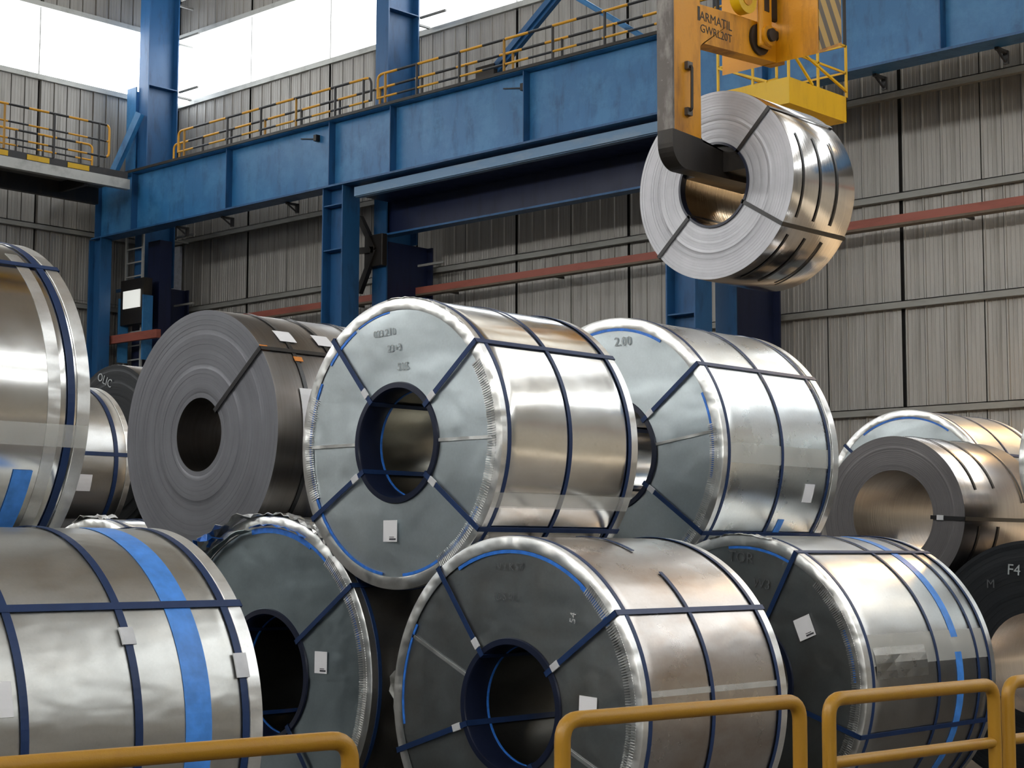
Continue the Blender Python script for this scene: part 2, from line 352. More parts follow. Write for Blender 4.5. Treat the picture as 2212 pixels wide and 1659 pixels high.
def hcol(name, label, X0, X1, Y0, Y1, z0, z1, web='x', mt=BLUED, stiff=(), extra=None):
    e = tag(empty(name, (X0, Y0, z0)), label, 'column', None); w_, d_, h_ = X1-X0, Y1-Y0, z1-z0
    if web == 'x':   # flanges facing +-x, web facing the camera side
        part('flange', e, mt, (0, .035, 0, d_, 0, h_)); part('flange', e, mt, (w_-.035, w_, 0, d_, 0, h_)); part('web', e, mt, (.035, w_-.035, d_/2-.015, d_/2+.015, 0, h_))
        for s in stiff: part('stiffener', e, mt, (.035, w_-.035, .02, d_/2, s-z0, s-z0+.03))
    else:
        part('flange', e, mt, (0, w_, 0, .04, 0, h_)); part('flange', e, mt, (0, w_, d_-.04, d_, 0, h_)); part('web', e, mt, (w_/2-.015, w_/2+.015, .04, d_-.04, 0, h_))
        for s in stiff: part('stiffener', e, mt, (0, w_, .04, d_-.04, s-z0, s-z0+.03))
    return e
hcol('girder_column', 'blue H-section column standing under the girder left of the portal beam', -34.1, -33.28, 28.8, 29.4, 0, 11.1, 'x', stiff=(9.4, 10.6))
hcol('girder_column', 'blue H-section column behind the hanging coil, under the crane girder', -22.55, -21.75, 28.8, 29.4, 0, 11.1, 'x', stiff=(6.6,))
hcol('girder_column', 'dark blue column under the left end of the crane girder', -45.2, -44.55, 28.75, 29.15, 0, 11.1, 'x')
MC = []
for X, lb in ((-33.6, 'tall blue building column rising past the middle of the girder to the roof'), (-22.2, 'blue building column by the right wall behind the hanging coil'), (-44.85, 'tall blue corner column between the two window bands')):
    e = hcol('building_column', lb, X, X+.5, 30.2, 31.35, 9.8, ZR, 'y', stiff=(16.2,)); 
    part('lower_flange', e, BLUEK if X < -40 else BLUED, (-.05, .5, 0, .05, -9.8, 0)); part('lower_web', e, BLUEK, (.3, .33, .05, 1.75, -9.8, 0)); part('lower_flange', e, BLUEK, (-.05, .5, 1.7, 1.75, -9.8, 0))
    for z in (9.2, 11.4, 16.15, 17.9, 19.2): part('wall_strut', e, GREYM, (-.02, .06, 1.1, 2.0, z-9.8, z-9.74), (.5, 1.5, 1.16, 1.22, z-9.8, z-9.74))
    MC.append(e)
part('knee_bracket', MC[2], BLUE, (-.5, .0, -.1, -.06, 3.1, 6.4), (-.5, -.46, -.06, .8, 3.1, 6.4))
# bracing
def brace(label, p, q, w_, mt=BLUED, nm='diagonal_brace'):
    bm = bmesh.new(); bar(bm, p, q, w_, w_*.5); bar(bm, p, q, w_*.45, w_*1.0); o = mk(nm, bm, mt); return tag(o, label, 'brace')
def up(p, q, k):  # extend p->q
    return q + (q-p)*k
p, q = at(1060, 165, Y=30.6), at(1195, 0, Y=30.6); brace('wide dark blue diagonal brace rising right above the middle of the girder', p, up(p, q, 1.15), .30)
bm = B((p.x-.35, p.x+.3, 30.4, 30.8, 12.95, p.z+.25)); tag(mk('brace_foot', bm, DARKM), 'dark foot plate of the wide diagonal brace on the girder top', 'bracket')
p, q = at(1390, 80, Y=30.6), at(1255, 0, Y=30.6); brace('thin blue diagonal brace rising left from beside the yellow hook', p, up(p, q, 1.1), .13, BLUE)
p, q = at(243, 378, Y=29.6), at(303, 245, Y=30.0); bm = bmesh.new(); bar(bm, p, q, .22, .2); tag(mk('diagonal_brace', bm, BLUE), 'blue diagonal strut from the left walkway up to the corner column', 'brace')
gp = at(812, 540, Y=30.05); gs = tag(empty('gusset_joint', (gp.x, 30.0, gp.z)), 'dark gusset with three short braces between the girder column and the building column', 'bracing')
bm = bmesh.new(); box(bm, -.42, .3, 0, .19, -.45, .42); mk('gusset_plate', bm, DARKM, gs, bev=.02)
for (dx, dz) in ((-.62, .95), (-.7, .05), (-.62, -1.1)):
    bm = bmesh.new(); bar(bm, (0, .02, 0), (dx, .02, dz), .14, .16); mk('brace', bm, DARKM, gs)
# ladder and lamp by the corner
lad = tag(empty('ladder', (-44.6, 30., 0)), 'dark steel ladder fixed beside the corner column under the girder end', 'ladder')
for s in (-.45, .45): part('rail', lad, CHAN, (s-.04, s+.04, 0, .06, 0, 11.6))
for k in range(26): part('rung', lad, CHAN, (-.42, .42, .01, .05, .35+k*.44, .39+k*.44))
part('cage_bar', lad, BLUED, (-.8, .9, -.1, -.04, 9.6, 9.7)); 
dc = tag(mk('shaded_box_column', B((-44.12, -43.5, 30.2, 30.65, 0, 11.1)), BLUEK), 'blue box column right of the ladder, shade painted into its colour', 'column')
lp = at(285, 655, Y=29.6)
fl = tag(empty('flood_lamp', (lp.x, 29.6, lp.z-.4)), 'square flood lamp with bright reflector on the ladder frame in the corner', 'lamp')
part('housing', fl, DARKM, (-.62, .62, 0, .3, -.25, 1.15)); part('reflector', fl, glow('lamp_reflector', (.9, .92, .85), .55), (-.45, .45, -.03, .0, .25, .8)); [part('yoke', fl, BLUE, (a, a+.06, -.05, .3, -1.4, .6)) for a in (-.68, .62)]
cr = bmesh.new(); box(cr, -45.9, -42.2, 29.25, 29.4, 7.85, 8.1); tag(mk('crossbar', cr, REDP), 'rust-red crossbar over the ladder in the dark corner', 'beam')
# red pipe
rp = tag(empty('red_pipe_run', (-41, 31.5, 8.5)), 'long red-brown angle rail running along the right wall between two girts', 'pipe')
part('face', rp, REDP, (-5, 60, -.05, -.02, -.02, .16)); part('ledge', rp, paint('dark_brown_underside', (.13, .10, .07), .6, (.05, .04, .03), .5), (-5, 60, -.05, .2, -.07, -.02))  # ledge browner and darker than the red face
for k in range(16): part('hanger', rp, DARKM, (-3+k*3.85, -2.94+k*3.85, .0, .75, -.02, .04))
# ------------------------------------------------------------------ railings
def tb(nm, pts, r, mt, parent, n=10, closed=False):
    bm = bmesh.new(); tube(bm, pts, r, n); return mk(nm, bm, mt, parent, smooth=True)
def railing(name, label, x0, x1, y, z0, posts, h=1.05, drop=True, r=.035, left=True, right=True):
    e = tag(empty(name, (x0, y, z0)), label, 'railing'); L = x1-x0; f = .22
    pts = []
    if left: pts += [(0, 0, .4), ]
    pts += [(0, 0, h), (L, 0, h)]
    if right: pts += [(L, 0, .4)]
    tb('top_rail', fillet(pts, .2), r, STRX, e); tb('mid_rail', [(0, 0, .42), (L, 0, .42)], r*.85, STRX, e)
    for k, X in enumerate(posts):
        tb('post', [(X-x0, 0, 0), (X-x0, 0, h)], r, YELR if k in (0,) or k % 3 == 0 else BLKR, e)
    return e
railing('walkway_railing', 'yellow and black tube railing on the girder between the corner column and the middle column', -41.3, -32.7, 29.24, 12.93, [-41.0, -38.9, -37.35, -35.8, -34.15, -33.0])
railing('walkway_railing', 'yellow and black railing on the girder running from the middle column to behind the hook', -32.45, -8, 29.24, 12.93, [-32.15, -30.95, -29.4, -27.85, -26.25, -24.63, -23.0, -21.5, -20, -18.5, -17, -15.5, -14, -12.5, -11, -9.5])
railing('walkway_railing', 'second striped railing on the far side of the girder walkway', -42.8, -9, 30.14, 12.93, [-42.5, -41.3, -39.9]+[-38.3+k*1.65 for k in range(18)])
tag(mk('walkway_deck', B((-45, 5, 29.32, 30.18, 12.86, 12.93)), GREYM), 'thin steel walkway deck along the top of the crane girder', 'walkway')
# left walkway
KP = [at(60, 340, X=-42.6).y+k*(at(148, 350, X=-42.6).y-at(60, 340, X=-42.6).y) for k in range(-8, 2)]
wk = tag(empty('end_walkway', (-42.6, 20, 12.3)), 'steel walkway with pale channel edge and black and yellow kickboard on the left wall', 'walkway')
part('channel', wk, CHAN, (-.05, 0, -10, 8.45, -.02, .28), (-.2, -.05, -10, 8.45, -.02, .02)); part('deck', wk, GREYM, (-1.8, -.05, -10, 8.4, .24, .28)); part('kickboard', wk, BLKR, (-.08, -.05, -10, 8.4, .29, .50))
for yy in KP: part('kick_plate', wk, YELC, (-.048, -.03, yy-20, yy-20+.72, .31, .46))
part('under_beam', wk, BLKR, (-1.8, -1.6, -10, 8.4, -.25, .24)); 
for k in range(6): part('joist', wk, BLKR, (-1.8, -.2, -9+k*3.2, -8.88+k*3.2, -.1, .2))
def railY(label, X, y0, y1, posts, z0, h=1.3):
    e = tag(empty('walkway_railing', (X, y0, z0)), label, 'railing'); L = y1-y0
    tb('top_rail', fillet([(0, 0, h), (0, L, h), (0, L, .25*h), (0, L-.6, .25*h)], .16), .035, STRY, e)
    tb('mid_rail', [(0, 0, .62*h), (0, L, .62*h)], .028, STRY, e); tb('low_rail', [(0, 0, .25*h), (0, L-.5, .25*h)], .028, STRY, e)
    for k, Y in enumerate(posts): tb('post', [(0, Y-y0, 0), (0, Y-y0, h)], .035, YELR if k == 1 else BLKR, e)
railY('front striped railing of the left walkway, its rounded end reaching furthest right', -42.62, 12, 27.7, [22.5, 24.25, 25.85, 27.35, 21, 19.5], 12.8)
railY('rear striped railing of the left walkway, behind the front one', -44.3, 12, 28.2, [25.6, 23.5, 26.5, 27.8, 21], 12.62, 1.25)
# ------------------------------------------------------------------ steel coils
def coil(label, X, Y0, Z, R, r, L, style='wrapped', side=None, cap=None, straps=(), rings=(), ringw=.022, strapw=.026, teeth=(), film=(), clips=True, smat=None, seam=None, lining=None, group='steel coils in the stacks', name='steel_coil', visible=True, collar=True, rec=None, rz=0):
    e = tag(empty(name, (X, Y0, Z-R), rz), label, 'coil', group); off = (0, 0, R); sd = random.random()
    S = lambda nm, bm, mt, p=None, **k: mk(nm, bm, mt, p or e, off if p is None else None, **k)
    smat = smat or NAVY
    def wob(rr, a): return .0025*math.sin(3*a+sd*9)*math.sin(9*rr+sd*5)
    if style == 'wrapped':
        bm = bmesh.new(); lathe(bm, [(R-.004, .004), (R, .01)]+[(R, .01+(L-.02)*k/10) for k in range(1, 10)]+[(R, L-.01), (R-.004, L-.004)], 192); S('wrap_sheet', bm, side or GALV, smooth=True)
        for hi in (0, 1):
            bm = bmesh.new(); pr = [(r+(R-r)*k/14, -.001 - (.003 if hi else 0)) for k in range(15)]
            lathe(bm, pr, 80, R_(seam or 0)+hi*PI if False else R_(seam or 0)+(0 if hi else PI), R_(seam or 0)+(PI if hi else 2*PI), wob); S('cover_sheet', bm, cap or CAPL, smooth=True)
        bm = bmesh.new(); lathe(bm, [(r, L), (R, L)], 96); S('back_cover', bm, cap or CAPL, smooth=True)
        if seam is not None:
            for s in (0, PI):
                bm = bmesh.new(); c, sn = math.cos(R_(seam)+s), math.sin(R_(seam)+s)
                bar(bm, (c*(r+.02), -.006, sn*(r+.02)), (c*(R-.06), -.006, sn*(R-.06)), .004, .016)
                S('cover_seam', bm, EDGE)
        # edge protectors, slightly crumpled
        for (ya, yb) in ((-.009, .055), (L+.009, L-.055)):
            s = 1 if yb > ya else -1; bm = bmesh.new()
            rg = lathe(bm, [(R-.056, ya+.001*s), (R-.05, ya), (R-.004, ya), (R+.0045, ya+.006*s), (R+.0045, yb), (R+.001, yb+.003*s)], 220)
            for ring in rg:
                k = random.uniform(-1, 1)
                for v in ring[:3]: v.co.y += .0006*k
            S('edge_protector', bm, EDGE, smooth=True)
        for (a0, a1) in teeth:
            bm = bmesh.new(); n = int((a1-a0)/360*2*PI*R/.0125)
            for k in range(n):
                a = R_(a0+(a1-a0)*k/n); c, sn = math.cos(a), math.sin(a); M = Matrix(((c, 0, -sn, 0), (0, 1, 0, 0), (sn, 0, c, 0), (0, 0, 0, 1)))
                l = random.uniform(-.004, .004)
                box(bm, R-.084+l*.5, R-.03, -.0115, -.004, -.0034, .0034, M)
            S('crimped_teeth', bm, EDGE, kind='stuff')
        for (a0, a1, w0) in film: S('blue_film', band(R-.066-w0, R-.058, -.008, -.0045, a0, a1), FILM)
        if collar:
            bm = bmesh.new(); lathe(bm, [(r+.026, -.004), (r+.022, -.013), (r-.004, -.014), (r-.009, -.006), (r-.009, .13), (r-.002, .13)], 96); S('bore_collar', bm, NAVYD, smooth=True)
            S('bore_film', band(r-.012, r-.004, .13, .142), FILM)
            bm = bmesh.new(); lathe(bm, [(r+.026, L+.004), (r-.009, L+.01), (r-.009, L-.1)], 96); S('bore_collar', bm, NAVYD, smooth=True)
        bm = bmesh.new(); lathe(bm, [(r-.001, 0), (r-.001, L)], 96); S('bore_lining', bm, lining or LIN, smooth=True)
    else:
        bm = bmesh.new(); n = 18; pr = []
        for k in range(n):
            rr = r+(R-r)*k/n; d = random.uniform(-.0009, .0009); pr += [(rr, d), (r+(R-r)*(k+1)/n-.0012, d), (r+(R-r)*(k+1)/n-.0006, d+.0008)]
        pr += [(R-.002, 0)]
        lathe(bm, pr, 144); S('wound_edge', bm, cap or WND_G, smooth=True)
        bm = bmesh.new(); lathe(bm, [(R-.002, .0), (R, .004), (R, L*.5), (R, L-.004), (R-.002, L)], 192); S('outer_wrap', bm, side or HOTR, smooth=True)
        bm = bmesh.new(); lathe(bm, [(r, L), (R-.002, L)], 96); S('back_edge', bm, cap or WND_G, smooth=True)
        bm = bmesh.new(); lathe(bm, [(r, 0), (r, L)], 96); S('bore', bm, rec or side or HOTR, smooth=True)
    eo = .010 if style == 'wrapped' else .003
    for i, y in enumerate(rings):
        a0, a1 = 0, 360
        if isinstance(y, tuple): y, a0, a1 = y
        S('girth_strap', band(R+.0045, R+.0075, y-ringw/2, y+ringw/2, a0, a1), smat)
    for i, s in enumerate(straps):
        a = R_(s); c, sn = math.cos(a), math.sin(a); M = Matrix(((c, 0, -sn, 0), (0, 1, 0, 0), (sn, 0, c, 0), (0, 0, 0, 1))); h = strapw/2; t = .003
        bm = bmesh.new(); ri, ro, ya, yb = r-.013, R+.009, -eo-.009, L+eo+.003
        for q in ((ri, ro, ya, ya+t, -h, h), (ro-t, ro, ya, yb, -h, h), (ri, ro, yb-t, yb, -h, h), (ri, ri+t, ya, yb, -h, h)): box(bm, *q, M)
        st = S('eye_strap', bm, smat)
        if clips:
            bm = bmesh.new(); box(bm, r+.035, r+.085, ya-.004, ya+.005, -h-.004, h+.004, M); mk('strap_clip', bm, GRYC, st, bev=.002)
    e['_R'] = R; e['_off'] = R
    return e
def facelabel(e, x, y, wd=.10, hd=.11, rot=0, dx=0):       # paper tag on the end face
    R = e['_R']; Y0 = e.location.y-.012; p = at(x, y, Y=Y0); px, pz = p.x-e.location.x, p.z-e.location.z-R
    c, s = math.cos(R_(rot)), math.sin(R_(rot)); M = Matrix(((c, 0, -s, px), (0, 1, 0, -.0135), (s, 0, c, pz), (0, 0, 0, 1)))
    bm = bmesh.new(); box(bm, -wd/2, wd/2, 0, .002, -hd/2, hd/2, M); o = mk('paper_label', bm, PAPER, e, (0, 0, R))
    bm = bmesh.new(); box(bm, -.005, wd*.42, -.001, .001, -hd*.42, -hd*.34, M); box(bm, -.005, wd*.3, -.001, .001, -hd*.3, -hd*.27, M); mk('label_print', bm, PRINT, o)
def patch(e, nm, mt, a0, a1, y0, y1, t=.006, h=.009): 
    R = e['_R']; return mk(nm, band(R+t, R+h, y0, y1, a0, a1), mt, e, (0, 0, R))
def facetext(e, s, x, y, size, mt, rot=0):
    R = e['_R']; p = at(x, y, Y=e.location.y-.01); c, sn = math.cos(R_(rot)), math.sin(R_(rot))
    M = frame(p.x-e.location.x, -.0105, p.z-e.location.z-R, (c, 0, sn), (-sn, 0, c)); o = text('marking', s, size, mt, e, M, .001); o.location = (0, 0, R)
GF = 'galvanised wrapped coils'; GB = 'bare steel coils'
# front row
cC = coil('pale galvanised coil on top in the middle of the picture, two lower coils under it', -6.10, 5.65, 2.03, .714, .275, .985, side=GALV, cap=CAPL, straps=(131, 39.7, -149, -36.5), rings=(.045, .475, .925), teeth=((-62, 34), (158, 205)), film=((205, 262, .006), (275, 330, .006), (118, 140, .006), (95, 116, 0), (150, 205, .004)), seam=0, group=GF)
facelabel(cC, 843, 1147, .098, .105)
facetext(cC, '023.210', 830, 720, .05, STEN, 2); facetext(cC, '23+3', 852, 752, .05, STEN, 2); facetext(cC, '505', 870, 792, .055, STEN, 0)
patch(cC, 'clear_tape', CLEAR, -27, -21, .0, .985, .008, .0095)
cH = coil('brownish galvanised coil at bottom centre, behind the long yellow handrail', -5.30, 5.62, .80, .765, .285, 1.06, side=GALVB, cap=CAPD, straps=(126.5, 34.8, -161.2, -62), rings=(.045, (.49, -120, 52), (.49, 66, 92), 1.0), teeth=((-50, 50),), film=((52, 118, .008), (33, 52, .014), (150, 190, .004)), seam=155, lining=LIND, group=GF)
facelabel(cH, 1270, 1530, .1, .1, -3); facetext(cH, '54', 1238, 1335, .05, CHALK, 80); facetext(cH, 'N 2 K 57', 1100, 1225, .045, STEND); facetext(cH, 'U-S 4L', 1092, 1290, .05, STEND)
patch(cH, 'clear_tape', CLEAR, 6.2, 8.2, .06, 1.0, .002, .0035)
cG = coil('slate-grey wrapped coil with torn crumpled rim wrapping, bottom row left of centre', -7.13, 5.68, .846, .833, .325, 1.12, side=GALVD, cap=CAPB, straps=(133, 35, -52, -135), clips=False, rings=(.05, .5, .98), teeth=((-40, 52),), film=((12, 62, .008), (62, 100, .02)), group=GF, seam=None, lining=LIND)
facelabel(cG, 693, 1431, .095, .11)
cA = coil('dark grey uncoated coil on top row with a single black strap across its face', -7.93, 5.80, 2.16, .717, .212, 1.02, 'bare', side=HOTR, cap=WND_G, straps=(39,), clips=False, smat=BLK, rings=(.22, .5, .84), ringw=.026, strapw=.028, group=GB)
for (a, y) in ((45, .22), (45, .5)): patch(cA, 'paper_label', PAPER, a, a+8, y-.05, y+.07, .008, .0095)
patch(cA, 'paper_label', PAPER, -2, 19, .17, .27, .008, .0095); patch(cA, 'corner_guard', ORNG, 38, 41, -.004, .05, .004, .007); patch(cA, 'corner_guard', ORNG, 33, 35.5, .2, .26, .008, .011)
# near row (left edge of the picture)
E_Y = 4.05
cE = coil('huge bright galvanised coil at the left edge, top row, lit side towards us', -7.12, E_Y-1.25, 2.13, .785, .30, 1.25, side=GALV, cap=CAPL, straps=(52, -51, 128, -128), rings=(.30, 1.16), group=GF, seam=0, strapw=.03, ringw=.034)
patch(cE, 'blue_tape', TAPE, -58, -22, .93, 1.02, .003, .005); patch(cE, 'clear_tape', CLEAR, -14, -7, .0, 1.25, .009, .0105); patch(cE, 'tape_margin', EDGE, -70, 60, 1.05, 1.11, .001, .002)
F_Y = 4.22
cF = coil('large pale galvanised coil in the bottom left corner with a wide blue tape band', -6.11, F_Y-1.3, .80, .79, .30, 1.3, side=GALVF, cap=CAPL, straps=(38, -52, 128, -128), rings=(.26, .73, 1.22), group=GF, ringw=.032, strapw=.032)
patch(cF, 'blue_tape', TAPE, -22, 88, .94, 1.06, .0015, .003); patch(cF, 'blue_tape', TAPE, -40, -24, .93, 1.05, .0015, .003)
patch(cF, 'strap_clip', GRYC, 26, 31, .70, .76, .007, .014); patch(cF, 'strap_clip', GRYC, 15, 22, 1.19, 1.25, .007, .014); patch(cF, 'paper_label', PAPER, 9, 18, .13, .22, .002, .004)
# second row
cD = coil('pale galvanised coil on top row right of the centre coil', -6.354, 7.60, 2.065, .80, .31, 1.16, side=GALVP, cap=CAPL, straps=(37.5, -35, 143, -145), rings=(.05, .57, 1.06), teeth=((-62, 12),), film=((60, 140, .008), (-12, 26, .006), (-70, -40, .006)), seam=8, lining=GALV, group=GF)
facetext(cD, '2.00', 1345, 738, .075, STEN, 0); patch(cD, 'paper_label', PAPER, -20, -12, .83, .93, .002, .004); patch(cD, 'clear_tape', CLEAR, -5, 3, .06, 1.1, .002, .0035); patch(cD, 'smeared_tape', TAPE, -36, -28, .66, .72, .0015, .003)
cI = coil('galvanised coil bottom right with dented side and a broken blue tape band', -5.441, 7.58, .805, .785, .32, 1.36, side=GALVD, cap=CAPD, straps=(61.5, -18, 160, -110), clips=False, rings=(.06, .73, 1.17, 1.3), teeth=((-60, 48),), film=((62, 95, .006), (2, 24, .006), (-50, -30, .008)), group=GF)
facelabel(cI, 1738, 1356, .105, .115, 22); facetext(cI, 'TOR', 1600, 1205, .085, STEND, -6); facetext(cI, 'W3', 1645, 1262, .075, STEND, -8)
patch(cI, 'blue_tape', TAPE, 17, 86, .93, 1.0, .0015, .003); patch(cI, 'blue_tape', TAPE, -60, 11, .93, 1.0, .0015, .003); patch(cI, 'clear_tape', CLEAR, 8, 20, .08, 1.3, .002, .0028)
cP = coil('dark brown coil behind the bottom centre coil, only its top showing', -7.28, 7.62, .79, .785, .3, 1.1, 'bare', side=DARKS, cap=WND_K, rings=(.3,), smat=BLK, group=GB)
# third row and beyond
cJ = coil('small bare coil with a very wide bore on the right, top row', -6.10, 10.3, 1.752, .548, .312, 1.15, 'bare', side=MILD, cap=WND_W, straps=(-3,), smat=BLK, rings=((.2, 18, 100), (.47, 20, 100), (.85, 10, 100), (.2, -80, -8), (.47, -80, -8)), group=GB, rec=BOREJ)
cN = coil('black coil at the right edge with chalk letters on its wound face', -5.09, 10.3, .79, .79, .325, 1.15, 'bare', side=DARKS, cap=WND_K, smat=BLK, rings=(.5,), group=GB, rec=MILD)
facetext(cN, 'F4', 2190, 1232, .1, STEN, -4); facetext(cN, 'M', 2140, 1262, .08, STEND, 0)
cO = coil('galvanised coil at the far right edge, only a sliver of rim showing', -4.46, 10.32, 2.07, .70, .3, 1.1, straps=(40, -40, 140, -140), rings=(.05, .5, 1.0), film=((100, 200, .01),), group=GF)
cK = coil('wrapped coil behind the wide-bore coil, its blue-edged top arc showing', -7.67, 13.2, 1.945, .80, .3, 1.2, side=GALVD, cap=CAPL, straps=(30, -40, 140, -140), rings=(.06, .55, 1.1), film=((55, 125, .008),), group=GF)
cL = coil('galvanised coil seen in the gap left of the dark coil, blue strap around its rim', -15.25, 8.45, 2.38, .80, .3, 1.3, side=GALVD, cap=CAPL, straps=(5, 95, -85, 185), rings=(.3, 1.12), group=GF, ringw=.045, strapw=.04)
patch(cL, 'paper_label', PAPER, -22, -10, .70, .86, .002, .004)
cM = coil('black-faced coil with chalk scrawl, just above the coil in the left gap', -15.65, 10.3, 2.60, .90, .3, 1.3, 'bare', side=MILD, cap=WND_K, group=GB)
facetext(cM, 'OLIC', 226, 822, .13, STEN, -22)
cQ = coil('galvanised coil with crumpled top edge, peeping over the bottom left coil', -8.87, 5.72, .845, .84, .3, 1.15, side=GALV, cap=CAPB, straps=(120, 60, -60, -120), rings=(.05, .3, .6, 1.1), group=GF)
patch(cQ, 'blue_tape', TAPE, 60, 92, .42, .52, .0015, .003)
# hidden supports that carry the upper coils
for (X, Y, R, L, lb) in ((-7.86, 2.85, .77, 1.2, 'bottom coil hidden behind the bottom left corner coil'), (-7.0, 10.35, .6, 1.1, 'bottom coil behind the second row under the wide-bore coil'), (-6.6, 13.25, .78, 1.1, 'bottom coil of the fourth row, right of two'), (-8.78, 13.25, .78, 1.1, 'bottom coil of the fourth row, left of two'),
                        (-14.3, 8.5, .9, 1.2, 'far bottom coil right of two, under the gap coil'), (-16.2, 8.5, .9, 1.2, 'far bottom coil left of two, under the gap coil'), (-14.6, 10.35, .98, 1.2, 'rearmost bottom coil right of two under the black-faced coil'), (-16.7, 10.35, .98, 1.2, 'rearmost bottom coil left of two under the black-faced coil'), (-3.3, 10.3, .79, 1.1, 'bottom coil outside the right edge beside the black coil')):
    coil(lb, X, Y, R, R, .3, L, 'bare', side=DARKS, cap=WND_K, smat=BLK, rings=(.5,), group=GB)
# timber runners under each row
tag(mk('rubber_mat', B((-5.8, -4.8, 5.7, 6.6, 0, .028)), BLK), 'black rubber mat under the brownish bottom centre coil', 'mat')
# crumpled wrapping on the torn coil rim
def crumple(parent, nm, mt, R, a0, a1, y0, y1, amp, n=26, m_=5, loc=None, kz=1.):
    bm = bmesh.new(); g = []
    for i in range(n+1):
        a = R_(a0+(a1-a0)*i/n); row = []
        e_ = math.sin(PI*i/n)
        for j in range(m_+1):
            rr = R + (random.uniform(-1, 1)*amp + kz*amp*e_)*1.0; y = y0+(y1-y0)*j/m_ + random.uniform(-1, 1)*amp*.5
            row.append(bm.verts.new((rr*math.cos(a), y, rr*math.sin(a))))
        g.append(row)
    for i in range(n):
        for j in range(m_): bm.faces.new((g[i][j], g[i+1][j], g[i+1][j+1], g[i][j+1]))
    o = mk(nm, bm, mt, parent, loc, smooth=False); md = o.modifiers.new('t', 'SOLIDIFY'); md.thickness = .0015; return o
gl = (0, 0, .833)
crumple(cG, 'torn_wrapping', EDGE, .845, 48, 98, -.03, .06, .010, loc=gl)
crumple(cG, 'torn_wrapping', EDGE, .85, 98, 140, -.07, .05, .022, 12, 4, loc=gl); crumple(cG, 'torn_film', FILM, .835, 118, 142, -.09, -.02, .03, 8, 3, loc=gl)
crumple(cG, 'torn_film', FILM, .79, 66, 100, -.03, -.012, .008, 14, 2, loc=gl, kz=0)
crumple(cG, 'curled_wrapping', CAPB, .775, 100, 134, -.06, -.02, .008, 8, 2, loc=gl, kz=0)
crumple(cC, 'crinkled_wrapping', EDGE, .716, 50, 96, -.014, .05, .0035, 30, 5, loc=(0, 0, .714), kz=.6)
crumple(cI, 'crinkled_wrapping', EDGE, .788, 74, 104, -.016, .06, .006, 20, 5, loc=(0, 0, .785), kz=.6)
crumple(cI, 'dented_wrap', GALVP, .787, 3, 15, .10, .62, .0016, 4, 6, loc=(0, 0, .785), kz=3.)
crumple(cQ, 'crumpled_wrapping', EDGE, .85, 84, 104, -.02, .12, .014, 8, 6, loc=(0, 0, .84))
crumple(cH, 'loose_wrapping', CLEAR, .80, 171, 186, .02, .16, .02, 6, 5, loc=(0, 0, .765))
crumple(cJ, 'bore_lining_wrap', CLEAR, .300, -122, -62, .02, .6, .004, 8, 8, loc=(0, 0, .548), kz=-.5)
# ------------------------------------------------------------------ hanging coil and hook
cS = coil('shiny bare coil hanging from the yellow C-hook', -7.297, 9.90, 4.18, .698, .305, .80, 'bare', side=BRIGHT, cap=WND_L, straps=(44.8, -31.5, -137), smat=BLK, clips=False, strapw=.03, rings=((.12, -26, 26), (.34, -26, 26), (.56, -26, 26), (.12, -78, -37), (.34, -78, -37), (.56, -78, -37)), ringw=.02, group=None, rec=bare('gold_reflection_bore', (.80, .62, .42), .2, (.5, .36, .22), 3.))  # bore tinted gold to stand for warm light mirrored off the wall
S_R = .698; mk('bore_band', band(.300, .318, -.012, .05), NAVYD, cS, (0, 0, S_R), smooth=True)
HX = -7.235; TH = .13
hk = tag(empty('c_hook', (HX-TH/2, 9.6, 4.25)), 'big worn yellow C-hook holding the hanging coil through its bore', 'hook')
def L2(p): return (p.y-9.6, p.z-4.25)
def plate(nm, pts, mt, x0=-TH/2, x1=TH/2, parent=hk, bev=.008):
    bm = bmesh.new(); a = [bm.verts.new((x0, y, z)) for y, z in pts]; b = [bm.verts.new((x1, y, z)) for y, z in pts]
    bm.faces.new(a); bm.faces.new(b[::-1]); n = len(pts)
    for i in range(n): bm.faces.new((a[i], a[(i+1) % n], b[(i+1) % n], b[i]))
    bmesh.ops.triangulate(bm, faces=[f for f in bm.faces if len(f.verts) > 4])
    return mk(nm, bm, mt, parent, bev=0)
hp = lambda x, y: L2(at(x, y, X=HX))
yf = hp(1455, 100)[0]; yb = hp(1513, 100)[0]
zt = hp(1514, 10)[1]; ztb = hp(1512, 91)[1]
zlow = hp(1490, 367)[1]
zsw = hp(1480, 285)[1]; zin = hp(1510, 305)[1]
plate('hook_plate', [(yf, zsw), (yb, zsw-.02), (yb, ztb-.03), (yb+.03, ztb), (hp(1676, 133)[0]+.12, hp(1676, 133)[1]), (hp(1676, 133)[0]+.12, zt+.05), (hp(1600, 35)[0], hp(1600, 35)[1]), (yb, zt), (yb-.02, zt+.14), (yf+.06, zt+.14), (yf, zt+.09)], YEL)
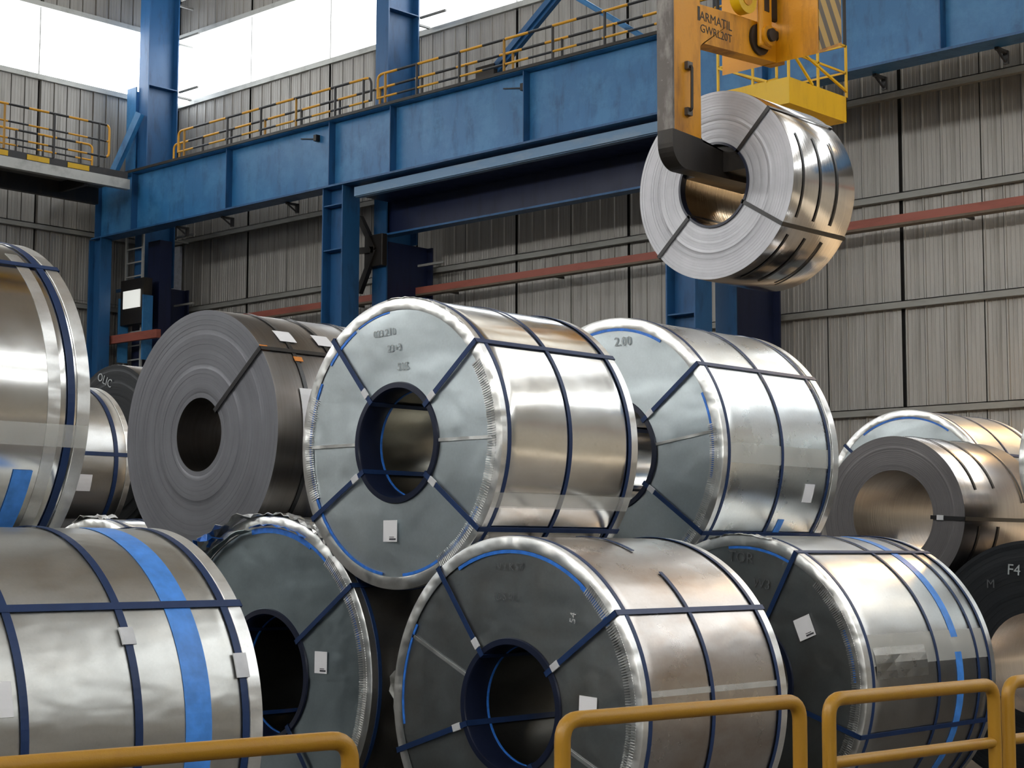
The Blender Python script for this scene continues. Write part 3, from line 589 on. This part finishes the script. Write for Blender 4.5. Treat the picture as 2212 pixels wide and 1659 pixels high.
# bare steel front edge and curved lower arm
ro = .17; arc = [(yf-.02+ro-ro*math.cos(t), zlow+ro-ro*math.sin(t)) for t in [PI/2*k/8 for k in range(9)]]
plate('front_edge', [(yf-.022, zsw+.0)]+[(yf-.022, zt+.06), (yf+.03, zt+.15), (yf+.05, zt+.15), (yf+.0, zt+.07), (yf+.0, zsw+.0)], WORN, -TH/2-.004, TH/2+.004)
plate('lower_arm', [(yf-.022, zsw+.002)]+arc+[(1.5, zlow+.03), (1.5, .22), (yb+.2, zin-.02), (yb+.03, zin), (yb, zin+.03), (yb, zsw-.018)], DARKM, -TH/2-.003, TH/2+.003)
bm = bmesh.new(); zc = 4.18-4.25; sr = .296; sec = [(sr*math.cos(R_(a)), zc+sr*math.sin(R_(a))) for a in range(int(math.degrees(math.asin((zlow+.05-zc)/sr))), 181-int(math.degrees(math.asin((zlow+.05-zc)/sr))), 6)]
xo = -7.297-(HX-TH/2); A_ = [bm.verts.new((xo+x, .33, z)) for x, z in sec]; B_ = [bm.verts.new((xo+x, 1.05, z)) for x, z in sec]; bm.faces.new(A_); bm.faces.new(B_[::-1])
for i in range(len(sec)): bm.faces.new((A_[i], A_[(i+1) % len(sec)], B_[(i+1) % len(sec)], B_[i]))
mk('bore_saddle', bm, DARKM, hk)
hx0, hy0 = hp(1484, 145); bm = bmesh.new(); tube(bm, fillet([(TH/2-.01, hx0, hy0), (TH/2+.045, hx0, hy0), (TH/2+.045, hp(1484, 240)[0], hp(1484, 240)[1]), (TH/2-.01, hp(1484, 240)[0], hp(1484, 240)[1])], .02), .011, 8); gh = mk('grab_handle', bm, DARKM, hk, smooth=True)
mk('handle_lug', B((TH/2-.002, TH/2+.03, hx0-.03, hx0+.03, hy0-.02, hy0+.035)), WORN, gh); q = hp(1484, 240); mk('handle_lug', B((TH/2-.002, TH/2+.03, q[0]-.03, q[0]+.03, q[1]-.035, q[1]+.02)), WORN, gh)
INK = plastic('black_stencil_paint', (.025, .018, .012), .6)
for s, (xa, ya), (xb, yb_), sz in (('ARMATIL', (1510, 33), (1582, 60), .098), ('GWRL20T', (1509, 59), (1584, 87), .088)):
    a, b = hp(xa, ya), hp(xb, yb_); cx, cz = (a[0]+b[0])/2, (a[1]+b[1])/2
    o = text('lettering', s, sz, INK, hk, frame(TH/2+.001, cx, cz, (0, b[0]-a[0], b[1]-a[1]), (0, -(b[1]-a[1]), b[0]-a[0])), .001)
p = hp(1508, 26); mk('lettering_stroke', B((TH/2, TH/2+.002, p[0]-.006, p[0]+.02, p[1]-.06, p[1]+.045)), INK, hk)
# lugs, pin and counterweight
bY = hp(1676, 133)[0]; cwX1 = at(1766, 115, Y=9.6+bY).x-(HX-TH/2); cz0 = hp(1676, 133)[1]-.012
plate('counterweight', [(bY, cz0), (bY+.34, cz0+.14), (bY+.34, cz0+.95), (bY, cz0+.95)], YEL, -cwX1, cwX1)
plate('hazard_panel', [(bY+.02, cz0+.03), (bY+.33, cz0+.16), (bY+.33, cz0+.93), (bY+.02, cz0+.93)], HAZ, cwX1, cwX1+.004)
pc = hp(1641, 82)
def disc(nm, x0, x1, y, z, r, mt, parent=hk, n=28, ri=0):
    bm = bmesh.new(); lathe(bm, [(ri, x0), (r, x0), (r, x1), (ri, x1)], n)
    for v in bm.verts: v.co = Vector((v.co.y, y+v.co.x, z+v.co.z))
    return mk(nm, bm, mt, parent, smooth=True)
lug = part('lug_plate', hk, YEL, (TH/2+.02, TH/2+.07, pc[0]-.075, pc[0]+.075, pc[1]-.09, pc[1]+.6), bev=.02)
disc('pin_boss', TH/2+.07, TH/2+.1, pc[0], pc[1], .078, YEL); disc('pin', TH/2+.09, TH/2+.125, pc[0], pc[1], .05, DARKM); disc('pin_recess', TH/2, TH/2+.022, pc[0]-.02, pc[1]-.02, .12, DARKM)
part('lug_slot', lug, DARKM, (TH/2+.068, TH/2+.073, pc[0]-.035, pc[0]+.028, pc[1]+.19, pc[1]+.30))
sp = hp(1597, 5); disc('sheave', TH/2-.02, TH/2+.06, sp[0]+.02, sp[1]+.03, .12, YELC); disc('sheave_groove', TH/2+.055, TH/2+.065, sp[0]+.02, sp[1]+.03, .06, YEL)
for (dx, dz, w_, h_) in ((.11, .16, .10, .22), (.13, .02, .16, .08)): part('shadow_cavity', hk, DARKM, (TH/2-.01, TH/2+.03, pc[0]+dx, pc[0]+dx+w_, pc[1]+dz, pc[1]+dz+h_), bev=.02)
part('hanger_block', hk, YEL, (-.18, .05, pc[0]-.2, pc[0]+.3, pc[1]+.62, pc[1]+1.1), bev=.02)
# ropes up to the crane trolley, and the bridge the hook hangs from (above the frame)
for k, (dx, dy) in enumerate(((-.1, -.1), (.0, -.1), (-.1, .2), (0, .2))): tb('rope', [(dx, pc[0]+dy, pc[1]+1.1), (dx, pc[0]+dy, 9.5)], .014, DARKM, hk, 6)
cb = tag(empty('overhead_crane', (-7.3, 10, 14)), 'yellow overhead travelling crane above the picture', 'crane')
for dx in (-1.7, 1.1): part('bridge_girder', cb, YELC, (dx, dx+.6, -30, 18.6, -.1, 1.3))
part('trolley', cb, YELC, (-1.2, 1.2, -.8, 1.6, 1.35, 1.9)); part('drum', cb, DARKM, (-.6, .6, .2, .8, -.2, 1.35))
# ------------------------------------------------------------------ maintenance cage
c0 = at(1705, 222, Y=22); KX, KZ = c0.x, c0.z; kx0 = at(1568, 190, Y=22).x-KX-.15; ky1 = at(1830, 265, X=KX).y-22; sk = at(1705, 165, Y=22).z-KZ
kg = tag(empty('maintenance_cage', (KX, 22, KZ)), 'bright yellow inspection cage with solid skirt behind the hanging coil', 'cage')
part('skirt', kg, YELC, (kx0, 0, 0, .02, 0, sk), (-.02, 0, .02, ky1, 0, sk), (kx0, 0, ky1-.02, ky1, 0, sk), (kx0, kx0+.02, .02, ky1-.02, 0, sk)); part('floor_plate', kg, YELC, (kx0+.02, -.02, .02, ky1-.02, 0, .02))
kh = at(1823, 96, X=KX).z-KZ
for (x, y) in ((0, 0), (0, ky1), (kx0, 0), (kx0, ky1), (0, ky1/2), (kx0/2, 0)): part('post', kg, YELC, (x-.035, x+.0, y, y+.035, sk, kh))
for z in (kh-.03, sk+(kh-sk)*.45):
    part('rail', kg, YELC, (kx0, 0, 0, .03, z, z+.03), (-.03, 0, 0, ky1, z, z+.03), (kx0, 0, ky1-.03, ky1, z, z+.03), (kx0, kx0+.03, 0, ky1, z, z+.03))
for (a, b) in (((0, 0, kh-.3), (0, ky1, sk+.1)), ((0, 0, sk+.5), (0, ky1*.4, sk)), ((kx0, 0, sk+.4), (kx0*.3, 0, sk)), ((kx0, ky1, kh-.3), (kx0, .1, sk))):
    bm = bmesh.new(); bar(bm, a, b, .035); mk('diagonal', bm, YELC, kg)
for y in (ky1,): tb('hanger_rod', [(-.02, y, kh), (-.02, y, 13.9-KZ)], .03, DARKM, kg, 8)
for (x, y) in ((kx0, 0), (kx0, ky1)): tb('hanger_rod', [(x, y, kh), (x, y, 13.9-KZ)], .03, DARKM, kg, 8)
tag(mk('crane_end_platform', B((KX-2, KX+.3, 21.8, 22+ky1+.3, 13.9, 14.1)), YELC), 'platform above the picture that carries the inspection cage', 'platform')
# ------------------------------------------------------------------ foreground handrails
RA, RB = Vector((-2.84, 1.63, 0)), Vector((-2.42, 4.69, 0)); RD = (RB-RA).normalized()
def on_rail(px, py=1600):
    v = fwd*FPX + RT*(px-1106) - UP*(py-829.5); n = Vector((RD.y, -RD.x, 0)); t = (RA-CAM).dot(n)/v.dot(n); return CAM+v*t
def handrail(label, xa, ya, xb, yb, mids=(.30,), capl=True, capr=True):
    a, b = on_rail(xa, ya), on_rail(xb, yb); e = tag(empty('handrail', (a.x, a.y, 0)), label, 'handrail', None); L = b-a; zt = a.z
    T = Vector((0, 0, 0)); p1 = Vector((0, 0, a.z)); p2 = Vector((L.x, L.y, b.z))
    tb('rail_hoop', fillet([Vector((0, 0, 0)), p1, p2, Vector((L.x, L.y, 0))], .05), .0195, YELR, e, 16)
    for mdz in mids:
        tb('mid_rail', [Vector((0, 0, a.z-mdz)), Vector((L.x, L.y, b.z-mdz))], .016, YELR, e, 12)
handrail('long yellow handrail hoop at bottom left in front of the bottom left coil', -260, 1678, 757, 1597)
handrail('yellow handrail hoop in front of the bottom centre coil', 1215, 1556, 1727, 1514)
handrail('yellow handrail hoop with a low middle rail in front of the dented coil', 1790, 1511, 2146, 1478, mids=(.168, .5))
handrail('yellow handrail hoop cut by the right edge of the picture', 2176, 1474, 2600, 1440, mids=(.168, .5))
# ------------------------------------------------------------------ unseen warm lamps, added for golden reflections on the coils (outside the frame)
def warm_lamp(x, y, z, col, pw, label):
    e = tag(empty('added_warm_lamp', (x, y, z)), label, 'lamp', 'added warm lamps')
    bm = bmesh.new(); lathe(bm, [(.12, .35), (.3, .1), (.38, 0)], 32)
    for v in bm.verts: v.co = Vector((v.co.x, v.co.z, v.co.y))
    mk('shade', bm, CHAN, e, smooth=True)
    l = lamp('bulb', (0, 0, .02), col, pw, .6, spread=R_(125)); l.parent = e
for k, X in enumerate((-6, 3, 12, 21)): warm_lamp(X, 26, 12.5, (1, .62, .26) if k == 0 else (1, .84, .62), 1900 if k == 0 else 1100, 'unseen warm lamp added over the pale slabs, %s from the hook' % ('nearest', 'second', 'third', 'furthest')[k])
